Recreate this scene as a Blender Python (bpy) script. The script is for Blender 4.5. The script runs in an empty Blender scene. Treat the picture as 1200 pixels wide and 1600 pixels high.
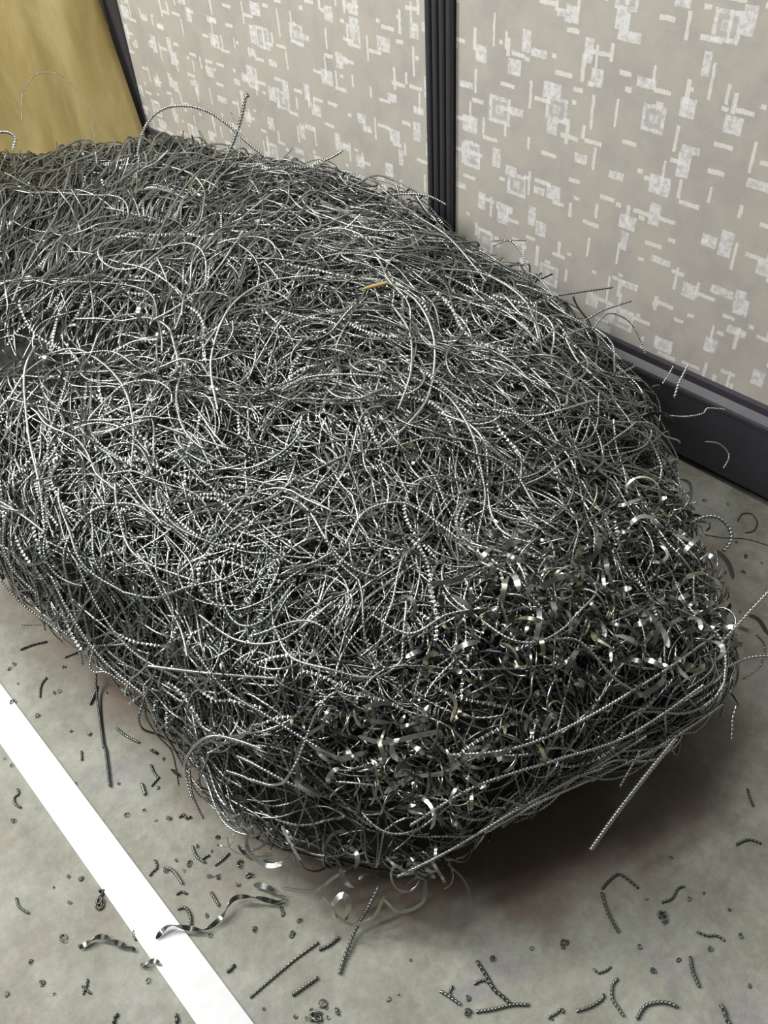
import bpy, math, random
import numpy as np
rng = np.random.default_rng(7)
random.seed(7)
PI = math.pi
scene = bpy.context.scene
C = scene.collection

# ------------------------------------------------------------------ camera
F_PX = 1340.0                      # focal length in pixels of the 1200 x 1600 frame
CAM_H = 1.05
PITCH, ROLL, AZ = math.radians(44.70), math.radians(4.447), math.radians(40.2)
_h = np.array([math.sin(AZ), math.cos(AZ), 0.0]); _r = np.array([math.cos(AZ), -math.sin(AZ), 0.0]); _z = np.array([0, 0, 1.0])
FWD = _h * math.cos(PITCH) - _z * math.sin(PITCH)
_up = _h * math.sin(PITCH) + _z * math.cos(PITCH)
CX = math.cos(ROLL) * _r - math.sin(ROLL) * _up
CY = -(math.cos(ROLL) * _up + math.sin(ROLL) * _r)     # image down
EYE = np.array([0, 0, CAM_H])
cam = bpy.data.cameras.new('camera'); cam_o = bpy.data.objects.new('camera', cam); C.objects.link(cam_o)
cam.sensor_fit = 'VERTICAL'; cam.sensor_height = 36.0; cam.lens = 36.0 * F_PX / 1600.0
cam.clip_start = 0.01; cam.clip_end = 50
from mathutils import Matrix, Vector
cam_o.matrix_world = Matrix(((CX[0], -CY[0], -FWD[0], 0), (CX[1], -CY[1], -FWD[1], 0), (CX[2], -CY[2], -FWD[2], CAM_H), (0, 0, 0, 1)))
scene.camera = cam_o

# ------------------------------------------------------------------ world, lights, exposure
vs = scene.view_settings
vs.view_transform = 'Standard'; vs.look = 'None'; vs.gamma = 1.0; vs.use_curve_mapping = False
vs.exposure = 0.28
w = bpy.data.worlds.new('room_air'); scene.world = w; w.use_nodes = True
w.node_tree.nodes['Background'].inputs[0].default_value = (0.95, 0.98, 1.0, 1)
w.node_tree.nodes['Background'].inputs[1].default_value = 0.075

def area(name, loc, target, sx, sy, power, col):
    l = bpy.data.lights.new(name, 'AREA'); l.shape = 'RECTANGLE'; l.size = sx; l.size_y = sy; l.energy = power; l.color = col
    o = bpy.data.objects.new(name, l); C.objects.link(o); o.location = loc
    d = Vector(target) - Vector(loc); o.rotation_euler = d.to_track_quat('-Z', 'Y').to_euler()
    return o
area('unseen_ceiling_lamp', (-0.50, 2.50, 2.30), (0.5, 0.8, 0.0), 0.22, 1.2, 54, (1.0, 0.99, 0.945))
area('unseen_ceiling_lamp', (-1.30, 1.40, 2.30), (0.5, 0.8, 0.0), 0.22, 1.2, 24, (1.0, 0.99, 0.96))  # unseen lamp placed to lighten the wall and floor at right
area('unseen_ceiling_lamp', (0.70, 0.95, 2.50), (0.65, 0.8, 0.0), 0.22, 1.2, 16, (1.0, 0.99, 0.96))  # unseen lamp added overhead to brighten the floor pocket by the baseboard

# ------------------------------------------------------------------ helpers
def ray(px, py):
    return (px - 600) / F_PX * CX + (py - 800) / F_PX * CY + FWD
def on_z(px, py, z=0.0):
    d = ray(px, py); return EYE + d * ((z - CAM_H) / d[2])
def on_x(px, py, x):
    d = ray(px, py); return EYE + d * (x / d[0])
def on_y(px, py, y):
    d = ray(px, py); return EYE + d * (y / d[1])
def project(P):
    d = np.asarray(P, float) - EYE; k = d @ FWD
    return np.stack([F_PX * (d @ CX) / k + 600, F_PX * (d @ CY) / k + 800], -1)

def link(name, me, mat, parent=None, kind=None):
    o = bpy.data.objects.new(name, me); C.objects.link(o)
    if mat is not None and not me.materials: me.materials.append(mat)
    if parent is not None: o.parent = parent
    if kind: o['kind'] = kind
    return o
def tag(o, label, cat, group=None):
    o['label'] = label; o['category'] = cat
    if group: o['group'] = group
    return o
def mesh_np(name, V, F, smooth=True, uv=None, tone=None):
    """V (n,3); F list of equal-length faces as array (m,k); uv (m*k,2); tone (n,)"""
    V = np.asarray(V, np.float32); F = np.asarray(F, np.int32); k = F.shape[1]
    me = bpy.data.meshes.new(name)
    me.vertices.add(len(V)); me.vertices.foreach_set('co', V.ravel())
    me.loops.add(F.size); me.loops.foreach_set('vertex_index', F.ravel())
    me.polygons.add(len(F)); me.polygons.foreach_set('loop_start', np.arange(len(F), dtype=np.int32) * k)
    me.polygons.foreach_set('use_smooth', np.full(len(F), smooth))
    if uv is not None:
        l = me.uv_layers.new(name='UVMap'); l.data.foreach_set('uv', np.asarray(uv, np.float32).ravel())
    if tone is not None:
        a = me.attributes.new('tone', 'FLOAT', 'POINT'); a.data.foreach_set('value', np.asarray(tone, np.float32))
    me.update(calc_edges=True)
    return me
def box_mesh(name, lo, hi, bevel=0.0):
    x0, y0, z0 = lo; x1, y1, z1 = hi
    import bmesh
    bm = bmesh.new(); bmesh.ops.create_cube(bm, size=1)
    for v in bm.verts: v.co = Vector(((x0 + x1) / 2 + v.co.x * (x1 - x0), (y0 + y1) / 2 + v.co.y * (y1 - y0), (z0 + z1) / 2 + v.co.z * (z1 - z0)))
    if bevel: bmesh.ops.bevel(bm, geom=bm.edges[:], offset=bevel, segments=2, affect='EDGES', profile=0.7)
    me = bpy.data.meshes.new(name); bm.to_mesh(me); bm.free(); return me
def prism_y(name, prof, y0, y1, smooth=False):
    """closed (x,z) profile extruded along y"""
    import bmesh
    bm = bmesh.new()
    a = [bm.verts.new((x, y0, z)) for x, z in prof]; b = [bm.verts.new((x, y1, z)) for x, z in prof]
    n = len(prof)
    bm.faces.new(a); bm.faces.new(b[::-1])
    for i in range(n): bm.faces.new((a[i], b[i], b[(i + 1) % n], a[(i + 1) % n]))
    bmesh.ops.recalc_face_normals(bm, faces=bm.faces[:])
    me = bpy.data.meshes.new(name); bm.to_mesh(me); bm.free(); return me

# node helpers
class NT:
    def __init__(s, name):
        s.m = bpy.data.materials.new(name); s.m.use_nodes = True; s.t = s.m.node_tree
        s.b = s.t.nodes['Principled BSDF']; s.l = s.t.links
    def n(s, typ, **kw):
        x = s.t.nodes.new(typ)
        for k, v in kw.items():
            if k.startswith('i_'):
                x.inputs[k[2:].replace('_', ' ')].default_value = v
            else: setattr(x, k, v)
        return x
    def put(s, sock, v):
        if isinstance(v, (int, float, tuple)): sock.default_value = v
        else: s.l.new(v, sock)
    def math(s, op, a, b=None, c=None, clamp=False):
        x = s.t.nodes.new('ShaderNodeMath'); x.operation = op; x.use_clamp = clamp
        s.put(x.inputs[0], a)
        if b is not None: s.put(x.inputs[1], b)
        if c is not None: s.put(x.inputs[2], c)
        return x.outputs[0]
    def mix(s, fac, a, b, typ='MIX'):
        x = s.t.nodes.new('ShaderNodeMix'); x.data_type = 'RGBA'; x.blend_type = typ
        s.put(x.inputs[0], fac); s.put(x.inputs[6], a); s.put(x.inputs[7], b)
        return x.outputs[2]
    def noise(s, vec, scale, detail=3, rough=0.55, dist=0.0):
        x = s.t.nodes.new('ShaderNodeTexNoise'); s.l.new(vec, x.inputs['Vector'])
        x.inputs['Scale'].default_value = scale; x.inputs['Detail'].default_value = detail
        x.inputs['Roughness'].default_value = rough; x.inputs['Distortion'].default_value = dist
        return x.outputs['Fac'], x.outputs['Color']
    def ramp(s, fac, stops):
        x = s.t.nodes.new('ShaderNodeValToRGB'); s.l.new(fac, x.inputs[0]); e = x.color_ramp.elements
        while len(e) < len(stops): e.new(0.5)
        for i, (p, c) in enumerate(stops): e[i].position = p; e[i].color = (*c, 1) if len(c) == 3 else c
        return x.outputs[0]
    def bump(s, h, strength, dist):
        x = s.t.nodes.new('ShaderNodeBump'); s.l.new(h, x.inputs['Height'])
        x.inputs['Strength'].default_value = strength; x.inputs['Distance'].default_value = dist
        s.l.new(x.outputs[0], s.b.inputs['Normal']); return x
    def set(s, **kw):
        for k, v in kw.items(): s.put(s.b.inputs[k.replace('_', ' ')], v)
        return s.m

def plain(name, col, rough=0.5, metal=0.0, spec=0.5):
    t = NT(name); tc = t.n('ShaderNodeTexCoord').outputs['Object']
    f, _ = t.noise(tc, 60, 4)
    c = t.mix(f, tuple(x * 0.85 for x in col) + (1,), tuple(min(1, x * 1.12) for x in col) + (1,))
    t.set(Base_Color=c, Roughness=rough, Metallic=metal, Specular_IOR_Level=spec)
    return t.m

# ---- concrete
def make_concrete():
    t = NT('stained_concrete'); tc = t.n('ShaderNodeTexCoord').outputs['Object']
    big, bigc = t.noise(tc, 4.0, 6, 0.62, 0.1)
    mid, midc = t.noise(tc, 15, 7, 0.68, 0.1)
    fine, _ = t.noise(tc, 150, 4, 0.7)
    c = t.ramp(big, [(0.36, (0.36, 0.285, 0.225)), (0.46, (0.29, 0.29, 0.225)), (0.54, (0.38, 0.395, 0.315)), (0.64, (0.29, 0.27, 0.31))])
    c = t.mix(0.42, c, t.ramp(mid, [(0.38, (0.19, 0.185, 0.145)), (0.5, (0.31, 0.31, 0.255)), (0.62, (0.50, 0.50, 0.44))]))
    crisp, _ = t.noise(tc, 70, 5, 0.72, 0.15)
    c = t.mix(0.24, c, t.ramp(crisp, [(0.38, (0.15, 0.15, 0.145)), (0.52, (0.29, 0.29, 0.27)), (0.66, (0.44, 0.44, 0.43))]))
    st, _ = t.noise(tc, 24, 5, 0.75, 0.3)
    c = t.mix(t.math('MULTIPLY', t.ramp(st, [(0.60, (0, 0, 0)), (0.72, (1, 1, 1))]), 0.30), c, (0.17, 0.135, 0.10, 1))
    # brown of the heap's soft shadow and some staining, painted round its foot (an irregular brown ring in floor metres)
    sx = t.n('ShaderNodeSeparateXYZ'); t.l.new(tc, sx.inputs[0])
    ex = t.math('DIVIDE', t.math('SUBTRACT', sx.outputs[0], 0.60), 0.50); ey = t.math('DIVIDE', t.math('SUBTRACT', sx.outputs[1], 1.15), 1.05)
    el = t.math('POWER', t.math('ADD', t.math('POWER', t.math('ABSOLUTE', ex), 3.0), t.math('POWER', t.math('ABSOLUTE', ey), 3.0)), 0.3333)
    stain_shade = t.math('ADD', el, t.math('MULTIPLY', t.math('SUBTRACT', big, 0.5), 0.35))
    c = t.mix(t.math('MULTIPLY', t.ramp(stain_shade, [(0.88, (1, 1, 1)), (1.0, (0, 0, 0))]), 0.75), c, (0.13, 0.080, 0.05, 1))
    sp, _ = t.noise(tc, 320, 2, 0.6)
    c = t.mix(t.math('MULTIPLY', t.ramp(sp, [(0.64, (0, 0, 0)), (0.72, (1, 1, 1))]), 0.4), c, (0.12, 0.11, 0.10, 1))
    t.bump(t.math('ADD', fine, t.math('MULTIPLY', mid, 2.0)), 0.25, 0.0015)
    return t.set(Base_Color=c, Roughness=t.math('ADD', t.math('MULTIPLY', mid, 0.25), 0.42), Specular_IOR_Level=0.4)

# ---- woven cubicle cloth: repeating scatter of dashes, blocks and framed squares in the wall's own (Y, Z) plane
def make_cloth():
    t = NT('patterned_partition_cloth')
    tc = t.n('ShaderNodeTexCoord').outputs['Object']
    _, wob = t.noise(tc, 90, 2)
    sep = t.n('ShaderNodeSeparateXYZ'); t.l.new(tc, sep.inputs[0])
    sw = t.n('ShaderNodeSeparateXYZ'); t.l.new(wob, sw.inputs[0])
    U0 = t.math('MULTIPLY_ADD', t.math('SUBTRACT', sw.outputs[0], 0.5), 0.004, sep.outputs[1])
    V0 = t.math('MULTIPLY_ADD', t.math('SUBTRACT', sw.outputs[1], 0.5), 0.004, sep.outputs[2])
    thread = t.math('MULTIPLY_ADD', t.math('SINE', t.math('MULTIPLY', sep.outputs[1], 1500.0)), 0.5, 0.5)
    def layer(cw, ch, w, h, prob, seed, rep=(6, 4), jit=0.9, ring=False, wvar=0.0, hvar=0.0, stagger=0.0):
        row = t.math('FLOOR', t.math('DIVIDE', V0, ch))
        uu = t.math('ADD', t.math('DIVIDE', U0, cw), t.math('MULTIPLY', row, stagger))
        vv = t.math('DIVIDE', V0, ch)
        iu, iv = t.math('FLOOR', uu), t.math('FLOOR', vv)
        cmb = t.n('ShaderNodeCombineXYZ')
        t.l.new(t.math('MODULO', t.math('ADD', iu, 600.0), float(rep[0])), cmb.inputs[0])
        t.l.new(t.math('MODULO', t.math('ADD', iv, 600.0), float(rep[1])), cmb.inputs[1])
        cmb.inputs[2].default_value = seed
        wn = t.n('ShaderNodeTexWhiteNoise', noise_dimensions='3D'); t.l.new(cmb.outputs[0], wn.inputs['Vector'])
        rs = t.n('ShaderNodeSeparateColor'); t.l.new(wn.outputs['Color'], rs.inputs[0]); r1, r2, r3 = rs.outputs
        fu = t.math('MULTIPLY', t.math('SUBTRACT', t.math('FRACT', uu), 0.5), cw)
        fv = t.math('MULTIPLY', t.math('SUBTRACT', t.math('FRACT', vv), 0.5), ch)
        ju, jv = max(0, (cw - w)) * jit, max(0, (ch - h)) * jit
        du = t.math('ABSOLUTE', t.math('SUBTRACT', fu, t.math('MULTIPLY', t.math('SUBTRACT', r1, 0.5), ju)))
        dv = t.math('ABSOLUTE', t.math('SUBTRACT', fv, t.math('MULTIPLY', t.math('SUBTRACT', r2, 0.5), jv)))
        hw = t.math('MULTIPLY', t.math('SUBTRACT', 1.0, t.math('MULTIPLY', r2, wvar)), w / 2)
        hh = t.math('MULTIPLY', t.math('SUBTRACT', 1.0, t.math('MULTIPLY', r1, hvar)), h / 2)
        e = 0.0009
        ma = t.math('DIVIDE', t.math('SUBTRACT', hw, du), e, clamp=True); mb = t.math('DIVIDE', t.math('SUBTRACT', hh, dv), e, clamp=True)
        m = t.math('MULTIPLY', ma, mb)
        if ring:   # framed square: hollow band between two outlines
            ia = t.math('DIVIDE', t.math('SUBTRACT', t.math('MULTIPLY', hw, 0.70), du), e, clamp=True)
            ib = t.math('DIVIDE', t.math('SUBTRACT', t.math('MULTIPLY', hh, 0.70), dv), e, clamp=True)
            ja = t.math('DIVIDE', t.math('SUBTRACT', t.math('MULTIPLY', hw, 0.38), du), e, clamp=True)
            jb = t.math('DIVIDE', t.math('SUBTRACT', t.math('MULTIPLY', hh, 0.38), dv), e, clamp=True)
            m = t.math('SUBTRACT', m, t.math('MULTIPLY', t.math('MULTIPLY', ia, ib), 0.75))
            m = t.math('ADD', m, t.math('MULTIPLY', t.math('MULTIPLY', ja, jb), 0.45), clamp=True)
        return t.math('MULTIPLY', m, t.math('LESS_THAN', r3, prob))
    fibre, _ = t.noise(tc, 260, 4, 0.7); blot, blotc = t.noise(tc, 16, 4, 0.6); b2, _ = t.noise(tc, 34, 3, 0.6, 0.5)
    base = t.ramp(blot, [(0.36, (0.49, 0.46, 0.42)), (0.5, (0.565, 0.53, 0.465)), (0.62, (0.60, 0.57, 0.48))])
    base = t.mix(t.math('MULTIPLY', b2, 0.5), base, (0.52, 0.51, 0.49, 1))
    base = t.mix(t.math('MULTIPLY', fibre, 0.35), base, (0.45, 0.42, 0.385, 1))
    soft = (0.86, 0.86, 0.86, 1); bright = (0.97, 0.96, 0.90, 1)
    blocks = None
    for a in ((0.078, 0.088, 0.038, 0.031, 0.52, 1.0, (5, 4), 0.9, False, 0.5, 0.4, 0.37),
              (0.165, 0.150, 0.050, 0.050, 0.65, 2.0, (4, 3), 0.8, True, 0.25, 0.25, 0.5),
              (0.105, 0.095, 0.022, 0.042, 0.55, 3.0, (5, 3), 0.9, False, 0.4, 0.4, 0.27),
              (0.088, 0.080, 0.040, 0.016, 0.45, 8.0, (5, 4), 0.9, False, 0.4, 0.3, 0.61)):
        m = layer(*a); blocks = m if blocks is None else t.math('MAXIMUM', blocks, m)
    wear = t.ramp(t.noise(tc, 130, 3, 0.7)[0], [(0.36, (0.25, 0.25, 0.25)), (0.58, (0.95, 0.95, 0.95))])
    base = t.mix(t.math('MULTIPLY', blocks, wear), base, soft)
    dash = None
    for a in ((0.056, 0.072, 0.0066, 0.052, 0.56, 4.0, (7, 5), 0.85, False, 0.2, 0.6, 0.41),
              (0.066, 0.044, 0.036, 0.0080, 0.62, 5.0, (6, 7), 0.9, False, 0.5, 0.1, 0.33),
              (0.100, 0.110, 0.0086, 0.044, 0.5, 6.0, (4, 3), 0.9, False, 0.2, 0.5, 0.2),
              (0.058, 0.062, 0.014, 0.0080, 0.45, 7.0, (6, 5), 0.9, False, 0.4, 0.2, 0.6)):
        m = layer(*a); dash = m if dash is None else t.math('MAXIMUM', dash, m)
    weft = t.math('MULTIPLY_ADD', thread, 0.35, 0.55)
    base = t.mix(t.math('MULTIPLY', t.math('MULTIPLY', dash, weft), t.math('MULTIPLY_ADD', wear, 0.4, 0.6)), base, bright)
    t.bump(fibre, 0.25, 0.001)
    return t.set(Base_Color=base, Roughness=0.9, Specular_IOR_Level=0.15)

# ---- bright turned-steel strand; UV.x counts turns of the coil, UV.y goes round it
def make_steel(name, bumped, bright=1.0, rough=0.27, straw=0.0):
    t = NT(name)
    at = t.n('ShaderNodeAttribute', attribute_name='tone', attribute_type='GEOMETRY')
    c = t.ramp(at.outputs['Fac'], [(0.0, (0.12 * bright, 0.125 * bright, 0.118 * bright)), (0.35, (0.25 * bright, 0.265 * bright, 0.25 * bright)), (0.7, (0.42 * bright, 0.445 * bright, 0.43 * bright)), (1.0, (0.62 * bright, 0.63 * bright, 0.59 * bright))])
    tc = t.n('ShaderNodeTexCoord')
    g, _ = t.noise(tc.outputs['Object'], 45, 3)
    c = t.mix(t.math('MULTIPLY', t.ramp(g, [(0.55, (0, 0, 0)), (0.7, (1, 1, 1))]), 0.25), c, (0.13, 0.13, 0.08, 1))
    if straw:                                    # some ribbons are heat-tinted straw yellow
        c = t.mix(t.math('MULTIPLY', t.math('GREATER_THAN', t.math('FRACT', t.math('MULTIPLY', at.outputs['Fac'], 37.0)), 0.78), straw), c, (0.50, 0.44, 0.22, 1))
    if bumped:
        s = t.n('ShaderNodeSeparateXYZ'); t.l.new(tc.outputs['UV'], s.inputs[0])
        ph = t.math('MULTIPLY', t.math('ADD', s.outputs[0], s.outputs[1]), 2 * PI)
        hgt = t.math('POWER', t.math('MULTIPLY_ADD', t.math('SINE', ph), 0.5, 0.5), 0.8)
        t.bump(hgt, 1.0, 0.0011)
    return t.set(Base_Color=c, Roughness=rough, Metallic=0.9)

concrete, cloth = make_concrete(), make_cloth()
steel_plain, steel_shiny = make_steel('coiled_steel', False, 0.98, 0.22), make_steel('bright_ribbon_steel', False, 1.1, 0.25, 0.38)
steel_strip = make_steel('twisted_strip_steel', False, 1.1, 0.25)
dark_alu = plain('charcoal_anodised_trim', (0.055, 0.052, 0.060), 0.36)
dark_base = plain('charcoal_base_metal', (0.056, 0.053, 0.066), 0.42)
dark_gap = plain('gap_black', (0.008, 0.008, 0.008), 0.8)
white_pl = plain('white_plastic', (0.86, 0.87, 0.90), 0.4)
core_mat = plain('swarf_gap_shade', (0.022, 0.022, 0.019), 0.85)

# ------------------------------------------------------------------ setting
WX = 1.157                                    # face of the partition cloth
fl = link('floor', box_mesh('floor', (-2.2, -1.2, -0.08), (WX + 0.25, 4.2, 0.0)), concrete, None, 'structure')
wall = bpy.data.objects.new('wall_right', None); C.objects.link(wall); wall['kind'] = 'structure'; wall.location = (0, 0, 0)
YP0, YP1 = 1.086, 1.152                       # the post
for y0, y1 in ((-1.2, YP0 + 0.004), (YP1 - 0.004, 4.2)):
    link('cloth_panel', box_mesh('cloth_panel', (WX, y0, 0.150), (WX + 0.045, y1, 1.75), 0.004), cloth, wall)
link('partition_frame', box_mesh('partition_frame', (WX + 0.012, -1.2, 0.03), (WX + 0.040, 4.2, 1.74)), dark_gap, wall)
# base: rounded top rail, bevelled ledge, flat face, black strip for the shadow gap at the foot
prof = [(WX + 0.05, 0.176), (WX - 0.004, 0.176), (WX - 0.006, 0.172), (WX - 0.006, 0.160), (WX - 0.010, 0.156), (WX - 0.016, 0.150), (WX - 0.018, 0.146), (WX - 0.018, 0.140), (WX - 0.016, 0.137), (WX - 0.016, 0.018), (WX - 0.014, 0.014), (WX + 0.05, 0.014)]
bs = bpy.data.objects.new('baseboard_right', None); C.objects.link(bs); bs['kind'] = 'structure'
for y0, y1 in ((-1.2, YP0 - 0.001), (YP1 + 0.001, 4.2)):
    link('base_rail', prism_y('base_rail', prof, y0, y1), dark_base, bs)
link('foot_gap_shade', box_mesh('foot_gap_shade', (WX + 0.004, -1.2, 0.0), (WX + 0.045, 4.2, 0.016)), dark_gap, bs)  # black colour stands in for the shadow gap under the base
# post: dark backing with four rounded ribs, three of them separate grooves
post = bpy.data.objects.new('trim_1', None); C.objects.link(post); post['kind'] = 'structure'
link('post_back', box_mesh('post_back', (WX - 0.004, YP0, 0.0), (WX + 0.05, YP1, 1.78), 0.001), dark_gap, post)
rw = (YP1 - YP0) / 4
for k in range(4):
    yc = YP0 + rw * (k + 0.5)
    pr = []
    hw = rw / 2 - 0.0014
    for i in range(9):
        a = PI * i / 8; pr.append((yc + hw * math.cos(a), WX - 0.006 - 0.007 * math.sin(a) ** 0.7))
    pr += [(yc - hw, WX + 0.0), (yc + hw, WX + 0.0)]
    V = [(x, y, z) for z in (0.0, 1.78) for y, x in pr]; n = len(pr)
    me = bpy.data.meshes.new('post_rib'); me.from_pydata(V, [], [[i, (i + 1) % n, n + (i + 1) % n, n + i] for i in range(n)] + [list(range(n)), list(range(2 * n - 1, n - 1, -1))])
    import bmesh
    bm = bmesh.new(); bm.from_mesh(me); bmesh.ops.recalc_face_normals(bm, faces=bm.faces[:]); bm.to_mesh(me); bm.free()
    link('post_rib', me, dark_alu, post)

far = link('edge_shade_strip', box_mesh('edge_shade_strip', (WX - 0.006, 2.250, 0.0), (WX + 0.05, 2.315, 1.78), 0.002), dark_alu, None, 'structure')  # dark strip added for the shadow along the cardboard edge, no real post

# white plastic strip on the floor
strip = link('plastic_strip', box_mesh('plastic_strip', (-0.0055, -0.5, 0.0), (0.0405, 3.4, 0.003), 0.0008), white_pl)
tag(strip, 'long flat bright white plastic strip lying on the concrete beside the metal heap', 'strip')

# kraft cardboard sheet leaning behind the far end of the heap
def make_kraft():
    t = NT('kraft_cardboard'); tc = t.n('ShaderNodeTexCoord').outputs['Object']
    mp = t.n('ShaderNodeMapping'); t.l.new(tc, mp.inputs[0]); mp.inputs['Scale'].default_value = (1.6, 1.6, 0.35); a, _ = t.noise(mp.outputs[0], 7, 5, 0.6, 0.4); f, _ = t.noise(tc, 120, 3)
    c = t.ramp(a, [(0.3, (0.29, 0.215, 0.070)), (0.5, (0.42, 0.325, 0.125)), (0.7, (0.56, 0.46, 0.22))])
    c = t.mix(t.math('MULTIPLY', f, 0.3), c, (0.40, 0.31, 0.14, 1))
    return t.set(Base_Color=c, Roughness=0.6, Specular_IOR_Level=0.4)
kraft = make_kraft()
NX, NZ = 60, 40
A0 = np.array([WX - 0.019, 2.207, 0.0]); A1 = np.array([0.05, 2.78, 0.0]); lean = np.array([0, 0.21, 1.0]); Hs = 0.95
def kr(u, v, off):
    nrm = np.array([-(A1 - A0)[1], (A1 - A0)[0], 0]); nrm = nrm / np.linalg.norm(nrm)
    b = 0.010 * math.sin(u * 9 + 0.8) + 0.012 * math.exp(-((u - 0.165) / 0.018) ** 2) - 0.010 * math.exp(-((u - 0.235) / 0.03) ** 2) + 0.008 * math.sin(u * 23 + v * 2.5) * v
    return A0 + (A1 - A0) * u + lean * Hs * v + nrm * (b + off) + np.array([-0.006 * v * 0, 0, 0])
V = []; F = []
for side, off in ((0, 0.0), (1, 0.004)):
    for i in range(NX + 1):
        for j in range(NZ + 1): V.append(kr(i / NX, j / NZ, off))
K = (NX + 1) * (NZ + 1); ix = lambda i, j, s=0: s * K + i * (NZ + 1) + j
for i in range(NX):
    for j in range(NZ):
        F.append((ix(i, j), ix(i + 1, j), ix(i + 1, j + 1), ix(i, j + 1))); F.append((ix(i, j, 1), ix(i, j + 1, 1), ix(i + 1, j + 1, 1), ix(i + 1, j, 1)))
for i in range(NX):
    F.append((ix(i, 0), ix(i, 0, 1), ix(i + 1, 0, 1), ix(i + 1, 0))); F.append((ix(i, NZ), ix(i + 1, NZ), ix(i + 1, NZ, 1), ix(i, NZ, 1)))
for j in range(NZ):
    F.append((ix(0, j), ix(0, j + 1), ix(0, j + 1, 1), ix(0, j, 1))); F.append((ix(NX, j), ix(NX, j, 1), ix(NX, j + 1, 1), ix(NX, j + 1)))
ks = link('cardboard_sheet', mesh_np('cardboard_sheet', V, F), kraft)
tag(ks, 'tall yellow-brown kraft cardboard sheet with soft vertical folds standing behind the heap', 'cardboard')

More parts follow.
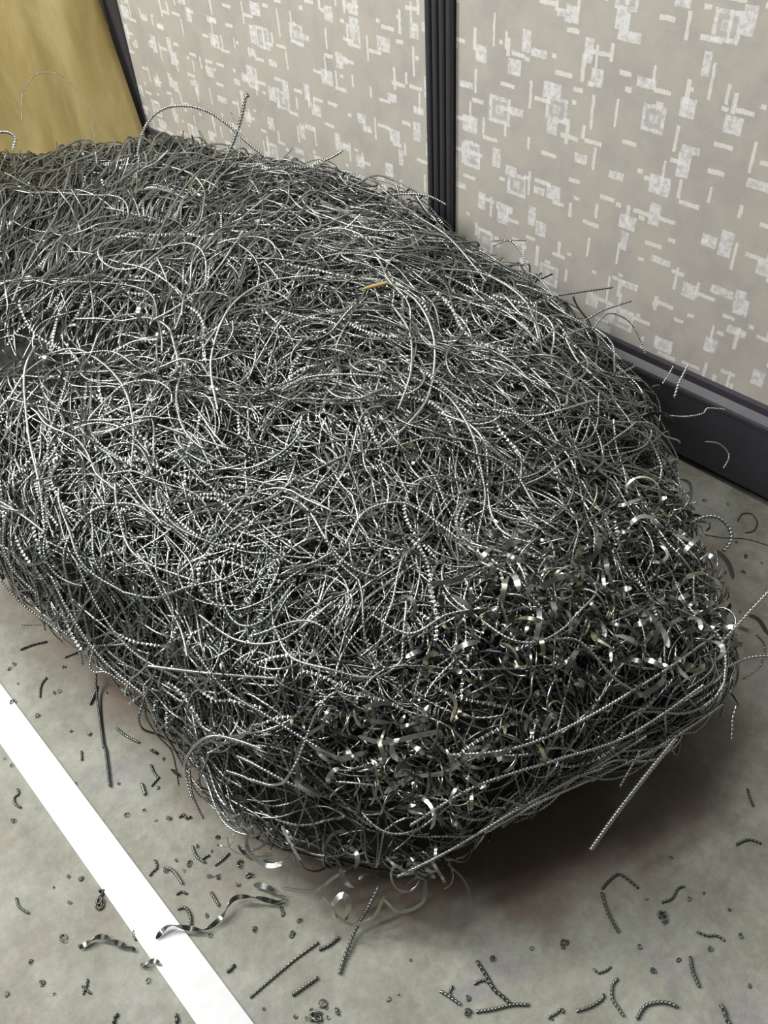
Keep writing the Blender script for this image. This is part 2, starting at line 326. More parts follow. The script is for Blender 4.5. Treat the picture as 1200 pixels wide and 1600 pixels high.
# ------------------------------------------------------------------ heap body: a lumpy star-shaped solid
HC = np.array([0.62, 1.15, 0.15]); HA = np.array([0.47, 0.98, 0.22])
ROWS = [
    [100, 101, 101, 101, 102, 102, 103, 104, 105, 105, 105, 105, 105, 105, 105, 105, 105, 105, 105, 105, 104, 104, 103, 103, 103],
    [100, 101, 101, 101, 102, 102, 102, 102, 103, 103, 103, 105, 106, 106, 105, 105, 104, 104, 104, 104, 103, 103, 103, 103, 103],
    [100, 101, 101, 101, 102, 102, 102, 102, 101, 98, 98, 101, 104, 105, 104, 104, 103, 103, 103, 103, 103, 102, 102, 103, 103],
    [100, 101, 101, 102, 102, 103, 103, 102, 102, 103, 104, 105, 104, 103, 101, 100, 102, 102, 102, 102, 102, 102, 102, 102, 103],
    [100, 101, 101, 102, 102, 103, 105, 109, 112, 113, 111, 108, 104, 102, 100, 101, 101, 102, 102, 102, 102, 102, 102, 102, 103],
    [100, 101, 101, 102, 102, 104, 106, 109, 113, 114, 114, 112, 108, 105, 102, 101, 101, 101, 101, 101, 101, 101, 102, 102, 103],
    [100, 101, 101, 101, 102, 103, 105, 108, 111, 112, 112, 111, 108, 105, 102, 101, 101, 101, 101, 101, 101, 101, 102, 102, 103],
    [100, 100, 101, 101, 101, 102, 103, 105, 106, 107, 106, 105, 103, 101, 100, 100, 100, 100, 100, 100, 101, 101, 101, 102, 103],
    [100, 100, 100, 101, 101, 101, 101, 100, 99, 99, 99, 99, 99, 99, 98, 99, 99, 99, 100, 100, 100, 101, 101, 102, 103],
    [100, 100, 100, 100, 100, 100, 99, 98, 97, 97, 97, 97, 97, 97, 97, 98, 98, 99, 99, 100, 100, 101, 101, 102, 103],
    [100, 100, 100, 100, 100, 99, 98, 97, 96, 96, 96, 96, 96, 97, 97, 98, 98, 99, 99, 99, 100, 100, 101, 102, 103],
    [100, 100, 100, 100, 99, 99, 98, 97, 97, 96, 97, 97, 97, 98, 98, 98, 99, 98, 98, 99, 99, 100, 101, 102, 103],
    [100, 100, 100, 100, 99, 99, 98, 98, 98, 98, 98, 98, 99, 99, 100, 100, 98, 97, 98, 98, 99, 100, 101, 102, 103],
    [100, 100, 100, 100, 99, 99, 99, 99, 99, 99, 100, 100, 100, 99, 98, 96, 95, 96, 97, 98, 99, 100, 101, 102, 103],
    [100, 100, 100, 100, 99, 99, 99, 100, 101, 101, 101, 99, 97, 95, 94, 93, 93, 94, 95, 97, 98, 100, 101, 102, 103],
    [100, 100, 100, 100, 99, 99, 99, 100, 100, 99, 97, 95, 93, 92, 91, 91, 91, 92, 95, 97, 99, 100, 101, 102, 103],
    [100, 100, 100, 100, 99, 99, 99, 99, 97, 96, 94, 92, 91, 89, 89, 89, 90, 93, 96, 98, 99, 100, 101, 102, 103],
    [100, 100, 100, 100, 99, 99, 98, 97, 96, 94, 92, 90, 89, 88, 88, 90, 92, 96, 98, 99, 100, 101, 101, 102, 103],
    [100, 100, 100, 100, 99, 99, 98, 97, 95, 93, 91, 90, 89, 90, 92, 94, 97, 99, 100, 101, 101, 101, 102, 102, 103],
    [100, 100, 100, 100, 99, 99, 98, 97, 96, 94, 92, 92, 93, 94, 97, 99, 100, 101, 102, 102, 102, 103, 103, 103, 103],
    [100, 100, 100, 100, 99, 99, 98, 98, 97, 96, 95, 96, 97, 99, 100, 101, 103, 103, 103, 103, 104, 104, 103, 103, 103],
    [100, 100, 100, 100, 99, 99, 99, 98, 98, 98, 98, 99, 100, 101, 103, 104, 105, 104, 106, 107, 106, 105, 104, 103, 103],
    [100, 100, 100, 100, 100, 99, 99, 99, 99, 99, 100, 101, 102, 103, 105, 105, 107, 110, 111, 109, 109, 107, 105, 104, 103],
    [100, 100, 100, 100, 100, 100, 100, 100, 100, 101, 101, 102, 103, 105, 108, 111, 112, 113, 114, 113, 111, 109, 106, 104, 103],
    [100, 100, 100, 100, 100, 100, 100, 100, 101, 101, 102, 104, 106, 108, 110, 113, 116, 117, 117, 116, 114, 110, 107, 105, 103],
    [100, 100, 100, 100, 100, 100, 100, 101, 101, 102, 103, 105, 107, 110, 113, 116, 118, 119, 120, 119, 115, 110, 107, 105, 103],
    [100, 100, 100, 100, 100, 100, 101, 101, 102, 102, 104, 105, 107, 110, 114, 118, 121, 120, 117, 114, 111, 108, 106, 104, 103],
    [100, 100, 100, 100, 100, 101, 101, 101, 102, 103, 104, 105, 107, 109, 111, 113, 114, 113, 111, 109, 107, 106, 105, 104, 103],
    [100, 100, 100, 100, 100, 101, 101, 101, 102, 103, 103, 104, 105, 106, 107, 108, 108, 108, 107, 106, 106, 105, 104, 103, 103],
    [100, 100, 100, 100, 101, 101, 101, 101, 102, 103, 103, 104, 105, 105, 106, 106, 106, 105, 105, 104, 104, 104, 104, 103, 103],
    [100, 100, 100, 100, 101, 101, 101, 102, 102, 103, 103, 104, 104, 105, 105, 105, 105, 105, 105, 105, 105, 104, 103, 103, 103],
    [100, 100, 100, 100, 101, 101, 101, 102, 102, 103, 103, 103, 103, 103, 103, 102, 103, 103, 103, 104, 104, 104, 103, 103, 103],
    [100, 100, 100, 101, 101, 101, 102, 102, 102, 103, 103, 103, 103, 103, 103, 102, 102, 102, 102, 102, 102, 102, 103, 103, 103],
    [100, 100, 100, 101, 101, 101, 102, 102, 103, 104, 104, 104, 105, 104, 104, 104, 103, 102, 102, 102, 102, 102, 102, 103, 103],
    [100, 100, 101, 101, 101, 102, 102, 103, 104, 104, 105, 106, 106, 107, 106, 106, 105, 104, 104, 103, 102, 102, 103, 103, 103],
    [100, 100, 101, 101, 101, 102, 103, 103, 104, 106, 107, 108, 108, 109, 109, 109, 108, 107, 106, 105, 104, 103, 103, 103, 103],
    [100, 100, 101, 101, 102, 102, 103, 104, 105, 107, 108, 110, 111, 112, 112, 112, 111, 110, 109, 107, 106, 105, 104, 103, 103],
    [100, 101, 101, 101, 102, 103, 104, 105, 106, 108, 110, 112, 114, 116, 116, 116, 115, 113, 111, 109, 107, 106, 105, 104, 103],
    [100, 101, 101, 101, 102, 103, 104, 105, 107, 109, 112, 115, 118, 120, 121, 121, 119, 117, 114, 111, 109, 107, 105, 104, 103],
    [100, 101, 101, 101, 102, 103, 104, 106, 108, 110, 114, 118, 122, 124, 125, 125, 124, 121, 118, 114, 111, 108, 106, 104, 103],
    [100, 101, 101, 101, 102, 103, 104, 106, 108, 111, 115, 121, 127, 131, 132, 129, 126, 124, 121, 116, 112, 109, 106, 104, 103],
    [100, 101, 101, 101, 102, 103, 104, 105, 107, 110, 114, 120, 128, 134, 138, 137, 132, 126, 121, 117, 113, 109, 107, 105, 103],
    [100, 101, 101, 101, 102, 103, 104, 105, 106, 108, 110, 115, 121, 129, 136, 138, 136, 130, 122, 117, 113, 109, 107, 105, 103],
    [100, 101, 101, 101, 102, 103, 103, 104, 105, 106, 108, 110, 114, 118, 123, 129, 133, 129, 122, 116, 112, 109, 106, 104, 103],
    [100, 101, 101, 101, 102, 102, 103, 103, 104, 105, 106, 107, 110, 112, 115, 118, 120, 121, 118, 114, 111, 108, 106, 104, 103],
    [100, 101, 101, 101, 102, 102, 103, 103, 104, 104, 105, 106, 107, 108, 110, 112, 113, 114, 113, 111, 109, 107, 105, 104, 103],
    [100, 101, 101, 101, 102, 102, 103, 103, 104, 104, 104, 105, 106, 107, 107, 108, 109, 109, 109, 108, 107, 106, 104, 104, 103],
    [100, 101, 101, 101, 102, 102, 103, 104, 105, 105, 104, 105, 105, 106, 106, 106, 107, 107, 107, 106, 105, 105, 104, 103, 103]
]
MT = np.array(ROWS) / 100.0      # 48 directions x 25 elevations
MT = np.concatenate([MT, MT[:1]], 0)
def bumps(P):
    x, y, z = P[..., 0], P[..., 1], P[..., 2]
    return (0.010 * np.sin(11 * x + 5 * y + 1.3) * np.sin(9 * y - 6 * z + 0.4) + 0.008 * np.sin(23 * x - 9 * z + 2.0) * np.sin(19 * y + 8 * x) + 0.005 * np.sin(37 * x + 31 * y) * np.sin(41 * z + 17 * x + 1.0)
            - 0.022 * np.exp(-(((x - 0.53) / 0.07) ** 2 + ((y - 0.86) / 0.07) ** 2)) - 0.02 * np.exp(-(((x - 0.56) / 0.10) ** 2 + ((y - 0.47) / 0.05) ** 2)))
def Fimp(P):
    q = (P - HC) / HA; r = np.linalg.norm(q, axis=-1) + 1e-9; u = q / r[..., None]
    se = (np.abs(u) ** 2.6).sum(-1) ** (-1 / 2.6)
    th = (np.arctan2(u[..., 1], u[..., 0]) + PI) / (2 * PI) * 48; ph = (np.arcsin(np.clip(u[..., 2], -1, 1)) + PI / 2) / PI * 24
    i = np.clip(np.floor(th).astype(int), 0, 47); j = np.clip(np.floor(ph).astype(int), 0, 23); a, b = th - i, ph - j
    a = a * a * (3 - 2 * a) * 0.5 + a * 0.5; b = b * b * (3 - 2 * b) * 0.5 + b * 0.5
    m = MT[i, j] * (1 - a) * (1 - b) + MT[i + 1, j] * a * (1 - b) + MT[i, j + 1] * (1 - a) * b + MT[i + 1, j + 1] * a * b
    return r / (se * m)
def sdist(P):
    e = 0.004; f0 = Fimp(P)
    g = np.stack([(Fimp(P + np.array(d) * e) - Fimp(P - np.array(d) * e)) / (2 * e) for d in ((1, 0, 0), (0, 1, 0), (0, 0, 1))], -1)
    gl = np.linalg.norm(g, axis=-1) + 1e-9
    return (f0 - 1) / gl - bumps(P), g / gl[..., None]
def to_surface(P, h=0.0, it=6):
    for _ in range(it):
        d, n = sdist(P); P = P - n * (d - h)[..., None] if np.ndim(h) else P - n * (d - h)[..., None]
    return P, n

heap = bpy.data.objects.new('swarf_heap', None); C.objects.link(heap); heap.location = (0.62, 1.15, 0.0)
tag(heap, 'huge tangled heap of grey coiled metal shavings and curled ribbons on the concrete floor', 'metal shavings')
HEAP_INV = Matrix.Translation((-0.62, -1.15, 0.0))
def part(name, me, mat, kind=None):
    o = link(name, me, mat, heap, kind); o.matrix_parent_inverse = HEAP_INV; return o

# dark core under the strands, the shade between them put into its colour
th = np.linspace(-PI, PI, 120, endpoint=False); ph = np.linspace(-PI / 2 + 0.03, PI / 2 - 0.03, 70)
T_, P_ = np.meshgrid(th, ph, indexing='ij'); u = np.stack([np.cos(P_) * np.cos(T_), np.cos(P_) * np.sin(T_), np.sin(P_)], -1).reshape(-1, 3)
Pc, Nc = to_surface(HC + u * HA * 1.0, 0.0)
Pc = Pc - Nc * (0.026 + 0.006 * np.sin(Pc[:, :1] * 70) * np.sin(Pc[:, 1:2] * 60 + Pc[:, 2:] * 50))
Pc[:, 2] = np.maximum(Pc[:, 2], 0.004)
nt, npp = 120, 70
F = [(i * npp + j, ((i + 1) % nt) * npp + j, ((i + 1) % nt) * npp + j + 1, i * npp + j + 1) for i in range(nt) for j in range(npp - 1)]
a0 = len(Pc); Pc = np.vstack([Pc, Pc[0::npp].mean(0), Pc[npp - 1::npp].mean(0)])
F += [(a0, ((i + 1) % nt) * npp, i * npp, i * npp) for i in range(0)]
me = mesh_np('gap_shade_core', Pc, F)
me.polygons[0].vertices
part('gap_shade_core', me, core_mat, 'stuff')

# ------------------------------------------------------------------ strands
def tangent_of(imgdir, n, P):
    """unit tangent on the surface whose picture direction is imgdir"""
    a = CX * imgdir[:, :1] + CY * imgdir[:, 1:2]
    view = P - EYE; view = view / np.linalg.norm(view, axis=1)[:, None]
    den = (n * view).sum(1); den = np.where(np.abs(den) < 0.15, np.sign(den - 1e-9) * 0.15, den)
    k = -(a * n).sum(-1) / den
    t = a + view * k[:, None]; t -= n * (t * n).sum(-1)[:, None]
    return t / (np.linalg.norm(t, axis=-1)[:, None] + 1e-9)

def starts(N, cond=None, hidden=0.16):
    out = []; nn = []; pp = []
    while sum(map(len, out)) < N:
        u = rng.normal(size=(4000, 3)); u /= np.linalg.norm(u, axis=1)[:, None]
        u[:, 2] = np.where(u[:, 2] < -0.55, -u[:, 2], u[:, 2])
        P = HC + u * HA
        wgt = np.linalg.norm(np.cross(u / HA, [0, 0, 1]), axis=1) * 0 + np.linalg.norm(u / HA, axis=1) * HA.prod() ** (1 / 3)
        P, n = to_surface(P, 0.0, 4)
        px = project(P)
        face = ((P - EYE) * n).sum(1) < 0
        inf = face & (px[:, 0] > -120) & (px[:, 0] < 1300) & (px[:, 1] > 100) & (px[:, 1] < 1500)
        dd = ((P - EYE) @ FWD)
        keep = (P[:, 2] > 0.004) & (rng.random(len(P)) < np.where(inf, 1.0, hidden)) & (rng.random(len(P)) < np.clip(wgt / 2.2 * (1.0 / dd) ** 1.8, 0, 1))
        if cond is not None: keep &= cond(px)
        out.append(P[keep]); nn.append(n[keep]); pp.append(px[keep])
    return np.vstack(out)[:N], np.vstack(nn)[:N], np.vstack(pp)[:N]

def in_poly(px, poly):
    x, y = px[:, 0], px[:, 1]; c = np.zeros(len(px), bool); n = len(poly)
    for i in range(n):
        x0, y0 = poly[i]; x1, y1 = poly[(i + 1) % n]
        cr = ((y0 > y) != (y1 > y)) & (x < (x1 - x0) * (y - y0) / (y1 - y0 + 1e-9) + x0); c ^= cr
    return c
RIB = [(770, 830), (880, 850), (960, 800), (1050, 740), (1130, 860), (1180, 980), (1130, 1030), (1000, 1080), (900, 1130), (760, 1240), (650, 1400), (420, 1370), (350, 1300), (450, 1240), (470, 1130), (600, 1080), (660, 980), (740, 930)]
def fields(px, n, hero=False):
    N = len(px); ang = rng.uniform(0, 2 * PI, N); kap = rng.normal(0, 1, N) * 10; wig = np.ones(N); x, y = px[:, 0], px[:, 1]
    def seta(mask, a, sd, ks, share=1.0):
        m = mask & (rng.random(N) < share); ang[m] = a + rng.normal(0, sd, m.sum()); kap[m] = rng.normal(0, ks, m.sum()); wig[m] = np.clip(sd * 1.3, 0.12, 1)
    seta((x < 340) & (y < 570) & (x + y * 0.2 < 420), -1.10, 0.17, 2.0, 0.95)         # combed up to the right
    seta((x < 300) & (y >= 540) & (y < 1000), 1.45, 0.40, 5, 0.75)                    # hangs down the side
    seta((y < 560) & (x > 330) & (x < 760), 0.25, 0.55, 7, 0.55)
    seta((x >= 680) & (y < 820) & (y > 330), 0.45, 0.55, 6, 0.5)
    seta((x < 480) & (y >= 1000), 0.95, 0.55, 8, 0.5)
    low = (y > 1420 - 0.66 * (x - 560)) & (x > 560)
    seta(low, -0.55, 0.16, 1.6, 0.95)                                                 # swept round the front foot
    cx, cy = 470, 640; r = np.hypot(x - cx, y - cy); t = np.arctan2(y - cy, x - cx) + PI / 2
    m = (r < 330) & (r > 60) & (rng.random(N) < 0.5) & (x > 200)
    ang[m] = (t + rng.normal(0, 0.35, N))[m]; kap[m] = (8 * rng.random(N) + 3)[m]
    return np.stack([np.cos(ang), np.sin(ang)], -1), kap, wig

def grow(P, n, d, kap, length, h0, amp, wig, ds=0.005):
    N = len(P); K = int(length.max() / ds) + 1; out = np.zeros((K, N, 3)); nor = np.zeros((K, N, 3))
    f1 = rng.uniform(8, 40, N); p1 = rng.uniform(0, 6.28, N); f2 = rng.uniform(18, 60, N); p2 = rng.uniform(0, 6.28, N); f3 = rng.uniform(15, 45, N)
    kink = rng.normal(0, 1, (K, N)) * (rng.random((K, N)) < 0.04) * 70
    endl = np.where(rng.random(N) < 0.12, rng.uniform(0.004, 0.028, N), 0)
    for k in range(K):
        s = k * ds
        h = h0 + amp * np.sin(f1 * s + p1) + 0.3 * amp * np.sin(f3 * s * 2 + p2) + endl * np.clip((s - length + 0.05) / 0.05, 0, 1) ** 1.5
        dist, n = sdist(P); P = P - n * (dist - h)[:, None]
        P[:, 2] = np.maximum(P[:, 2], 0.003)
        P[:, 0] = np.minimum(P[:, 0], WX - 0.004)
        P[:, 0] = np.where((P[:, 2] < 0.18) & (P[:, 0] > WX - 0.022), WX - 0.022, P[:, 0])
        out[k] = P; nor[k] = n
        kk = kap + (14 * np.sin(f2 * s + p2) + kink[k]) * wig
        side = np.cross(n, d); d = d + side * (kk * ds)[:, None]
        d -= n * (d * n).sum(-1)[:, None]; d /= np.linalg.norm(d, axis=-1)[:, None]
        P = P + d * ds
    return out, nor

def frame(pts, nor=None):
    t = np.gradient(pts, axis=0); t /= np.linalg.norm(t, axis=1)[:, None] + 1e-12
    if nor is None:
        n = np.zeros_like(t); v = np.cross(t[0], [0.3, 0.2, 0.9]); v /= np.linalg.norm(v) + 1e-9
        for i in range(len(t)):
            v = v - t[i] * (v @ t[i]); v /= np.linalg.norm(v) + 1e-9; n[i] = v
    else:
        n = nor - t * (nor * t).sum(1)[:, None]; n /= np.linalg.norm(n, axis=1)[:, None] + 1e-9
    return t, n, np.cross(t, n)
def resample(p, step, extra=None):
    L = np.concatenate([[0], np.cumsum(np.linalg.norm(np.diff(p, axis=0), axis=1))]); m = max(4, int(L[-1] / step) + 1)
    s = np.linspace(0, L[-1], m)
    # smooth interpolation (Catmull-Rom)
    i = np.clip(np.searchsorted(L, s, side='right') - 1, 0, len(p) - 2); u = ((s - L[i]) / (L[i + 1] - L[i] + 1e-12))[:, None]
    def cr(a):
        a0 = a[np.maximum(i - 1, 0)]; a1 = a[i]; a2 = a[i + 1]; a3 = a[np.minimum(i + 2, len(a) - 1)]
        return 0.5 * (2 * a1 + (a2 - a0) * u + (2 * a0 - 5 * a1 + 4 * a2 - a3) * u ** 2 + (3 * a1 - a0 - 3 * a2 + a3) * u ** 3)
    return (cr(p), cr(extra)) if extra is not None else cr(p)

class Batch:
    """collects swept strands; build() makes ONE mesh out of them"""
    def __init__(s): s.V = []; s.F = []; s.UV = []; s.T = []; s.n = 0
    def sweep(s, ring, ucoord, tone):           # ring (m, k, 3)
        m, k = ring.shape[:2]; s.V.append(ring.reshape(-1, 3))
        i = np.arange(m - 1)[:, None] * k; j = np.arange(k)[None]; jn = (j + 1) % k
        q = np.stack([i + j, i + jn, i + k + jn, i + k + j], -1).reshape(-1, 4) + s.n
        s.F.append(q)
        ua, ub = ucoord[:-1, None] + 0 * j, ucoord[1:, None] + 0 * j; va, vb = j / k + 0 * ua, (j + 1) / k + 0 * ua
        s.UV.append(np.stack([np.stack([ua, va], -1), np.stack([ua, vb], -1), np.stack([ub, vb], -1), np.stack([ub, va], -1)], -2).reshape(-1, 2))
        s.T.append(np.full(m * k, tone)); s.n += m * k
    def build(s, name, flat=False):
        me = mesh_np(name, np.vstack(s.V), np.vstack(s.F), True, np.vstack(s.UV), np.concatenate(s.T))
        if flat:                                 # keep the long edges of flat strips crisp
            e = np.zeros(len(me.edges) * 2, np.int32); me.edges.foreach_get('vertices', e); e = e.reshape(-1, 2)
            a = me.attributes.new('sharp_edge', 'BOOLEAN', 'EDGE'); a.data.foreach_set('value', np.abs(e[:, 0] - e[:, 1]) == 4)
        return me

def tube(b, p, nor, r, pitch, sides, tone, ridge=0.0, helix=True):
    t, n, c = frame(p, nor); m = len(p)
    L = np.concatenate([[0], np.cumsum(np.linalg.norm(np.diff(p, axis=0), axis=1))]); a = np.arange(sides) / sides * 2 * PI
    rr = np.full((m, sides), r)
    if ridge: rr = r * (1 + ridge * np.cos(2 * PI * L[:, None] / pitch - (a[None] if helix else 0)))
    rr[0] *= 0.35; rr[-1] *= 0.35
    ring = p[:, None] + rr[..., None] * (np.cos(a)[None, :, None] * n[:, None] + np.sin(a)[None, :, None] * c[:, None])
    b.sweep(ring, L / pitch, tone)
def ribbon(b, p, nor, width, thick, tone, twist=0.0, phase=0.0):
    """flat strip; twist = turns per metre about its own length"""
    t, n, c = frame(p, nor); L = np.concatenate([[0], np.cumsum(np.linalg.norm(np.diff(p, axis=0), axis=1))])
    a = phase + 2 * PI * twist * L; e1 = np.cos(a)[:, None] * c + np.sin(a)[:, None] * n; e2 = np.cross(t, e1)
    w = np.full(len(p), width / 2); w[0] *= 0.3; w[1] *= 0.75; w[-1] *= 0.2; w[-2] *= 0.7
    w = w[:, None]; h = thick / 2
    ring = np.stack([p + e1 * w + e2 * h, p - e1 * w + e2 * h, p - e1 * w - e2 * h, p + e1 * w - e2 * h], 1)
    b.sweep(ring, L * 300, tone)

def tone_for(px, N):
    t = np.clip(rng.beta(2.2, 2.4, N), 0.02, 0.98); return t

N_DEEP, N_MASS = 3900, 2350
# (a) the mass: thousands of strands joined into one piece of stuff
def strand_set(N, cond, h0, amp, lens, hidden=0.16):
    P, n, px = starts(N, cond, hidden); d2, kap, wig = fields(px, n); d = tangent_of(d2, n, P)
    L = rng.uniform(*lens, N) * np.where((px[:, 0] < 340) & (px[:, 1] < 570), 1.35, 1.0)
    out, nor = grow(P, n, d, kap, L, h0(N), amp(N), wig); return out, nor, L, px
notrib = lambda px: (~in_poly(px, RIB)) | (rng.random(len(px)) < 0.17)
mass = Batch()
def beads(b, p, nor, r, tone, sides=4):
    """one full and one narrow ring per turn of the coil"""
    m = len(p); t, n, c = frame(p, nor); a = np.arange(sides) / sides * 2 * PI
    rr = np.where(np.arange(m) % 2 == 0, r * 1.34, r * 0.42); rr[0] = rr[-1] = r * 0.3
    ph = rng.uniform(0, 6)
    ring = p[:, None] + rr[:, None, None] * (np.cos(a + ph)[None, :, None] * n[:, None] + np.sin(a + ph)[None, :, None] * c[:, None])
    b.sweep(ring, np.arange(m) * 0.5, tone)
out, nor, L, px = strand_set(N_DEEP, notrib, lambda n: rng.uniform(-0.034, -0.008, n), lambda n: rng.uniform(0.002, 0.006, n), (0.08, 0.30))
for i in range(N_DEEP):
    k = int(L[i] / 0.005) + 1; tube(mass, out[:k:2, i], nor[:k:2, i], rng.uniform(0.0012, 0.0018), 0.0034, 4, rng.beta(1.4, 4.5))  # deep strands, here and below, toned darker for shade in the gaps
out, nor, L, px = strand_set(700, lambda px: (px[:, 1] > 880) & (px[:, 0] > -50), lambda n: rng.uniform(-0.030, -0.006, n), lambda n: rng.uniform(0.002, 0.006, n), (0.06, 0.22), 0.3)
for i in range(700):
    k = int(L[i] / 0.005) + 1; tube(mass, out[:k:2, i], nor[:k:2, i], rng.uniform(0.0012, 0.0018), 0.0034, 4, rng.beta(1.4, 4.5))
out, nor, L, px = strand_set(N_MASS, notrib, lambda n: rng.uniform(-0.016, 0.003, n), lambda n: rng.uniform(0.002, 0.008, n), (0.08, 0.30))
for i in range(N_MASS):
    k = int(L[i] / 0.005) + 1; pit = rng.choice([0.0039, 0.0044, 0.0052, 0.0064], p=[0.35, 0.35, 0.2, 0.1])
    p, nn = resample(out[:k, i], pit / 2, nor[:k, i]); beads(mass, p, nn, 0.36 * min(pit, 0.0046) * rng.uniform(0.85, 1.1), np.clip(rng.beta(2.4, 1.8), 0.05, 1))
part('strand_tangle', mass.build('strand_tangle'), steel_plain, 'stuff')

# (b) the strands that show largest, each a part of its own, ridged in geometry
def helical_part(p, nor, r, pitch, tone, name='coiled_strand', ridge=0.30, sides=6, per=4):
    p, nor2 = resample(p, pitch / per, nor) if nor is not None else (resample(p, pitch / per), None)
    b = Batch(); tube(b, p, nor2, r, pitch, sides, tone, ridge); return b.build(name)
N = 200
out, nor, L, px = strand_set(N, notrib, lambda n: rng.uniform(0.001, 0.008, n), lambda n: rng.uniform(0.003, 0.009, n), (0.10, 0.36), 0.0)
for i in range(N):
    k = int(L[i] / 0.005) + 1
    part('coiled_strand', helical_part(out[:k, i], nor[:k, i], rng.uniform(0.0013, 0.0018), rng.uniform(0.0036, 0.0046), rng.uniform(0.4, 1.0), per=3, sides=5, ridge=0.45), steel_plain)
# tightly twisted flat strips: a bright dot at every half turn
N = 130
out, nor, L, px = strand_set(N, notrib, lambda n: rng.uniform(-0.003, 0.006, n), lambda n: rng.uniform(0.002, 0.007, n), (0.08, 0.26), 0.0)
for i in range(N):
    k = int(L[i] / 0.005) + 1; b = Batch(); tw = 1 / rng.uniform(0.009, 0.014)
    p, nn = resample(out[:k, i], 1 / tw / 7, nor[:k, i]); ribbon(b, p, nn, rng.uniform(0.0034, 0.0046), 0.0007, rng.uniform(0.5, 1.0), tw)
    part('twisted_strip', b.build('twisted_strip', True), steel_strip)

# (c) curled ribbons on the front face
def curl(c, n, R, sweep, rise, N=18):
    a = rng.normal(size=3); a = a - n * (a @ n) * rng.uniform(0.2, 1.0); a /= np.linalg.norm(a)
    e = np.cross(a, n); e /= np.linalg.norm(e); f = np.cross(a, e); t0 = rng.uniform(0, 2 * PI); t = t0 + np.linspace(0, sweep, N)
    RR = R * (1 + 0.25 * np.sin(np.linspace(0, 2.2, N) + rng.uniform(0, 6)))
    rad = np.cos(t)[:, None] * e + np.sin(t)[:, None] * f
    return c + RR[:, None] * rad + a[None] * (np.linspace(-0.5, 0.5, N) * rise)[:, None], rad
def keep_in(p):
    p[:, 2] = np.maximum(p[:, 2], 0.003); p[:, 0] = np.minimum(p[:, 0], WX - 0.025); return p
inrib = lambda px: in_poly(px, RIB) | (rng.random(len(px)) < 0.008)
P, n, px = starts(270, inrib, 0.0)
for i in range(len(P)):
    R = rng.uniform(0.007, 0.021); b = Batch()
    p, rad = curl(P[i] + n[i] * rng.uniform(-0.004, 0.013), n[i], R, rng.uniform(1.8, 4.4), rng.uniform(-0.02, 0.02), 18)
    ribbon(b, keep_in(p), rad, rng.uniform(0.0032, 0.0064), 0.0004, rng.beta(2, 2.0), rng.normal(0, 3), rng.normal(0, 0.35))
    part('curled_ribbon', b.build('curled_ribbon', True), steel_shiny)
b = Batch(); P, n, px = starts(1500, lambda px: in_poly(px, RIB) | (rng.random(len(px)) < 0.02), 0.1)
for i in range(len(P)):
    p, rad = curl(P[i] - n[i] * rng.uniform(-0.002, 0.032), n[i], rng.uniform(0.005, 0.018), rng.uniform(2.0, 6.5), rng.uniform(-0.03, 0.03), 15); p = keep_in(p)
    if rng.random() < 0.6: ribbon(b, p, rad, rng.uniform(0.002, 0.005), 0.0005, rng.beta(1.5, 4), rng.normal(0, 6), rng.normal(0, 0.5))
    else: tube(b, p, None, 0.0014, 0.003, 5, rng.beta(2, 3))
part('ribbon_tangle', b.build('ribbon_tangle', True), steel_shiny, 'stuff')

# ------------------------------------------------------------------ strands one can follow one by one in the photograph
def on_heap(px, py, lift=0.004, near=False):
    d = ray(px, py); s = 0.25; best = (9.0, 0.0)
    for _ in range(160):
        f = float(sdist((EYE + d * s)[None])[0][0]) - lift
        if f < best[0]: best = (f, s)
        if f < 0.0006: break
        s += max(0.0006, f * 0.45)
        if s > 3.5: break
    if best[0] > 0.02 and not near: return None
    return EYE + d * best[1]
def depth_of(px, py):
    p = on_heap(px, py, near=True); return float((p - EYE) @ FWD)
def at_depth(px, py, s): return EYE + ray(px, py) * s
def smooth_path(pts, step=0.004): return resample(np.array(pts, float), step)
def lay(pix, lift=0.007, r=0.0016, pitch=0.0040, tone=0.85):
    p = [q for q in (on_heap(x, y, lift) for x, y in pix) if q is not None]
    part('coiled_strand', helical_part(smooth_path(p), None, r, pitch, tone, per=4, sides=6, ridge=0.42), steel_plain)
def stray(pix, anchor, r=0.0016, pitch=0.0034, tone=0.7, dz=0.0, thin=False):
    s = depth_of(*anchor); p = [at_depth(x, y, s + dz * i / max(1, len(pix) - 1)) for i, (x, y) in enumerate(pix)]
    p = np.array(p); p[:, 2] = np.maximum(p[:, 2], 0.003); p[:, 0] = np.minimum(p[:, 0], WX - 0.022 if not thin else WX - 0.020)
    part('coiled_strand', helical_part(smooth_path(p), None, r, pitch, tone, per=4, sides=6, ridge=0.42), steel_plain)
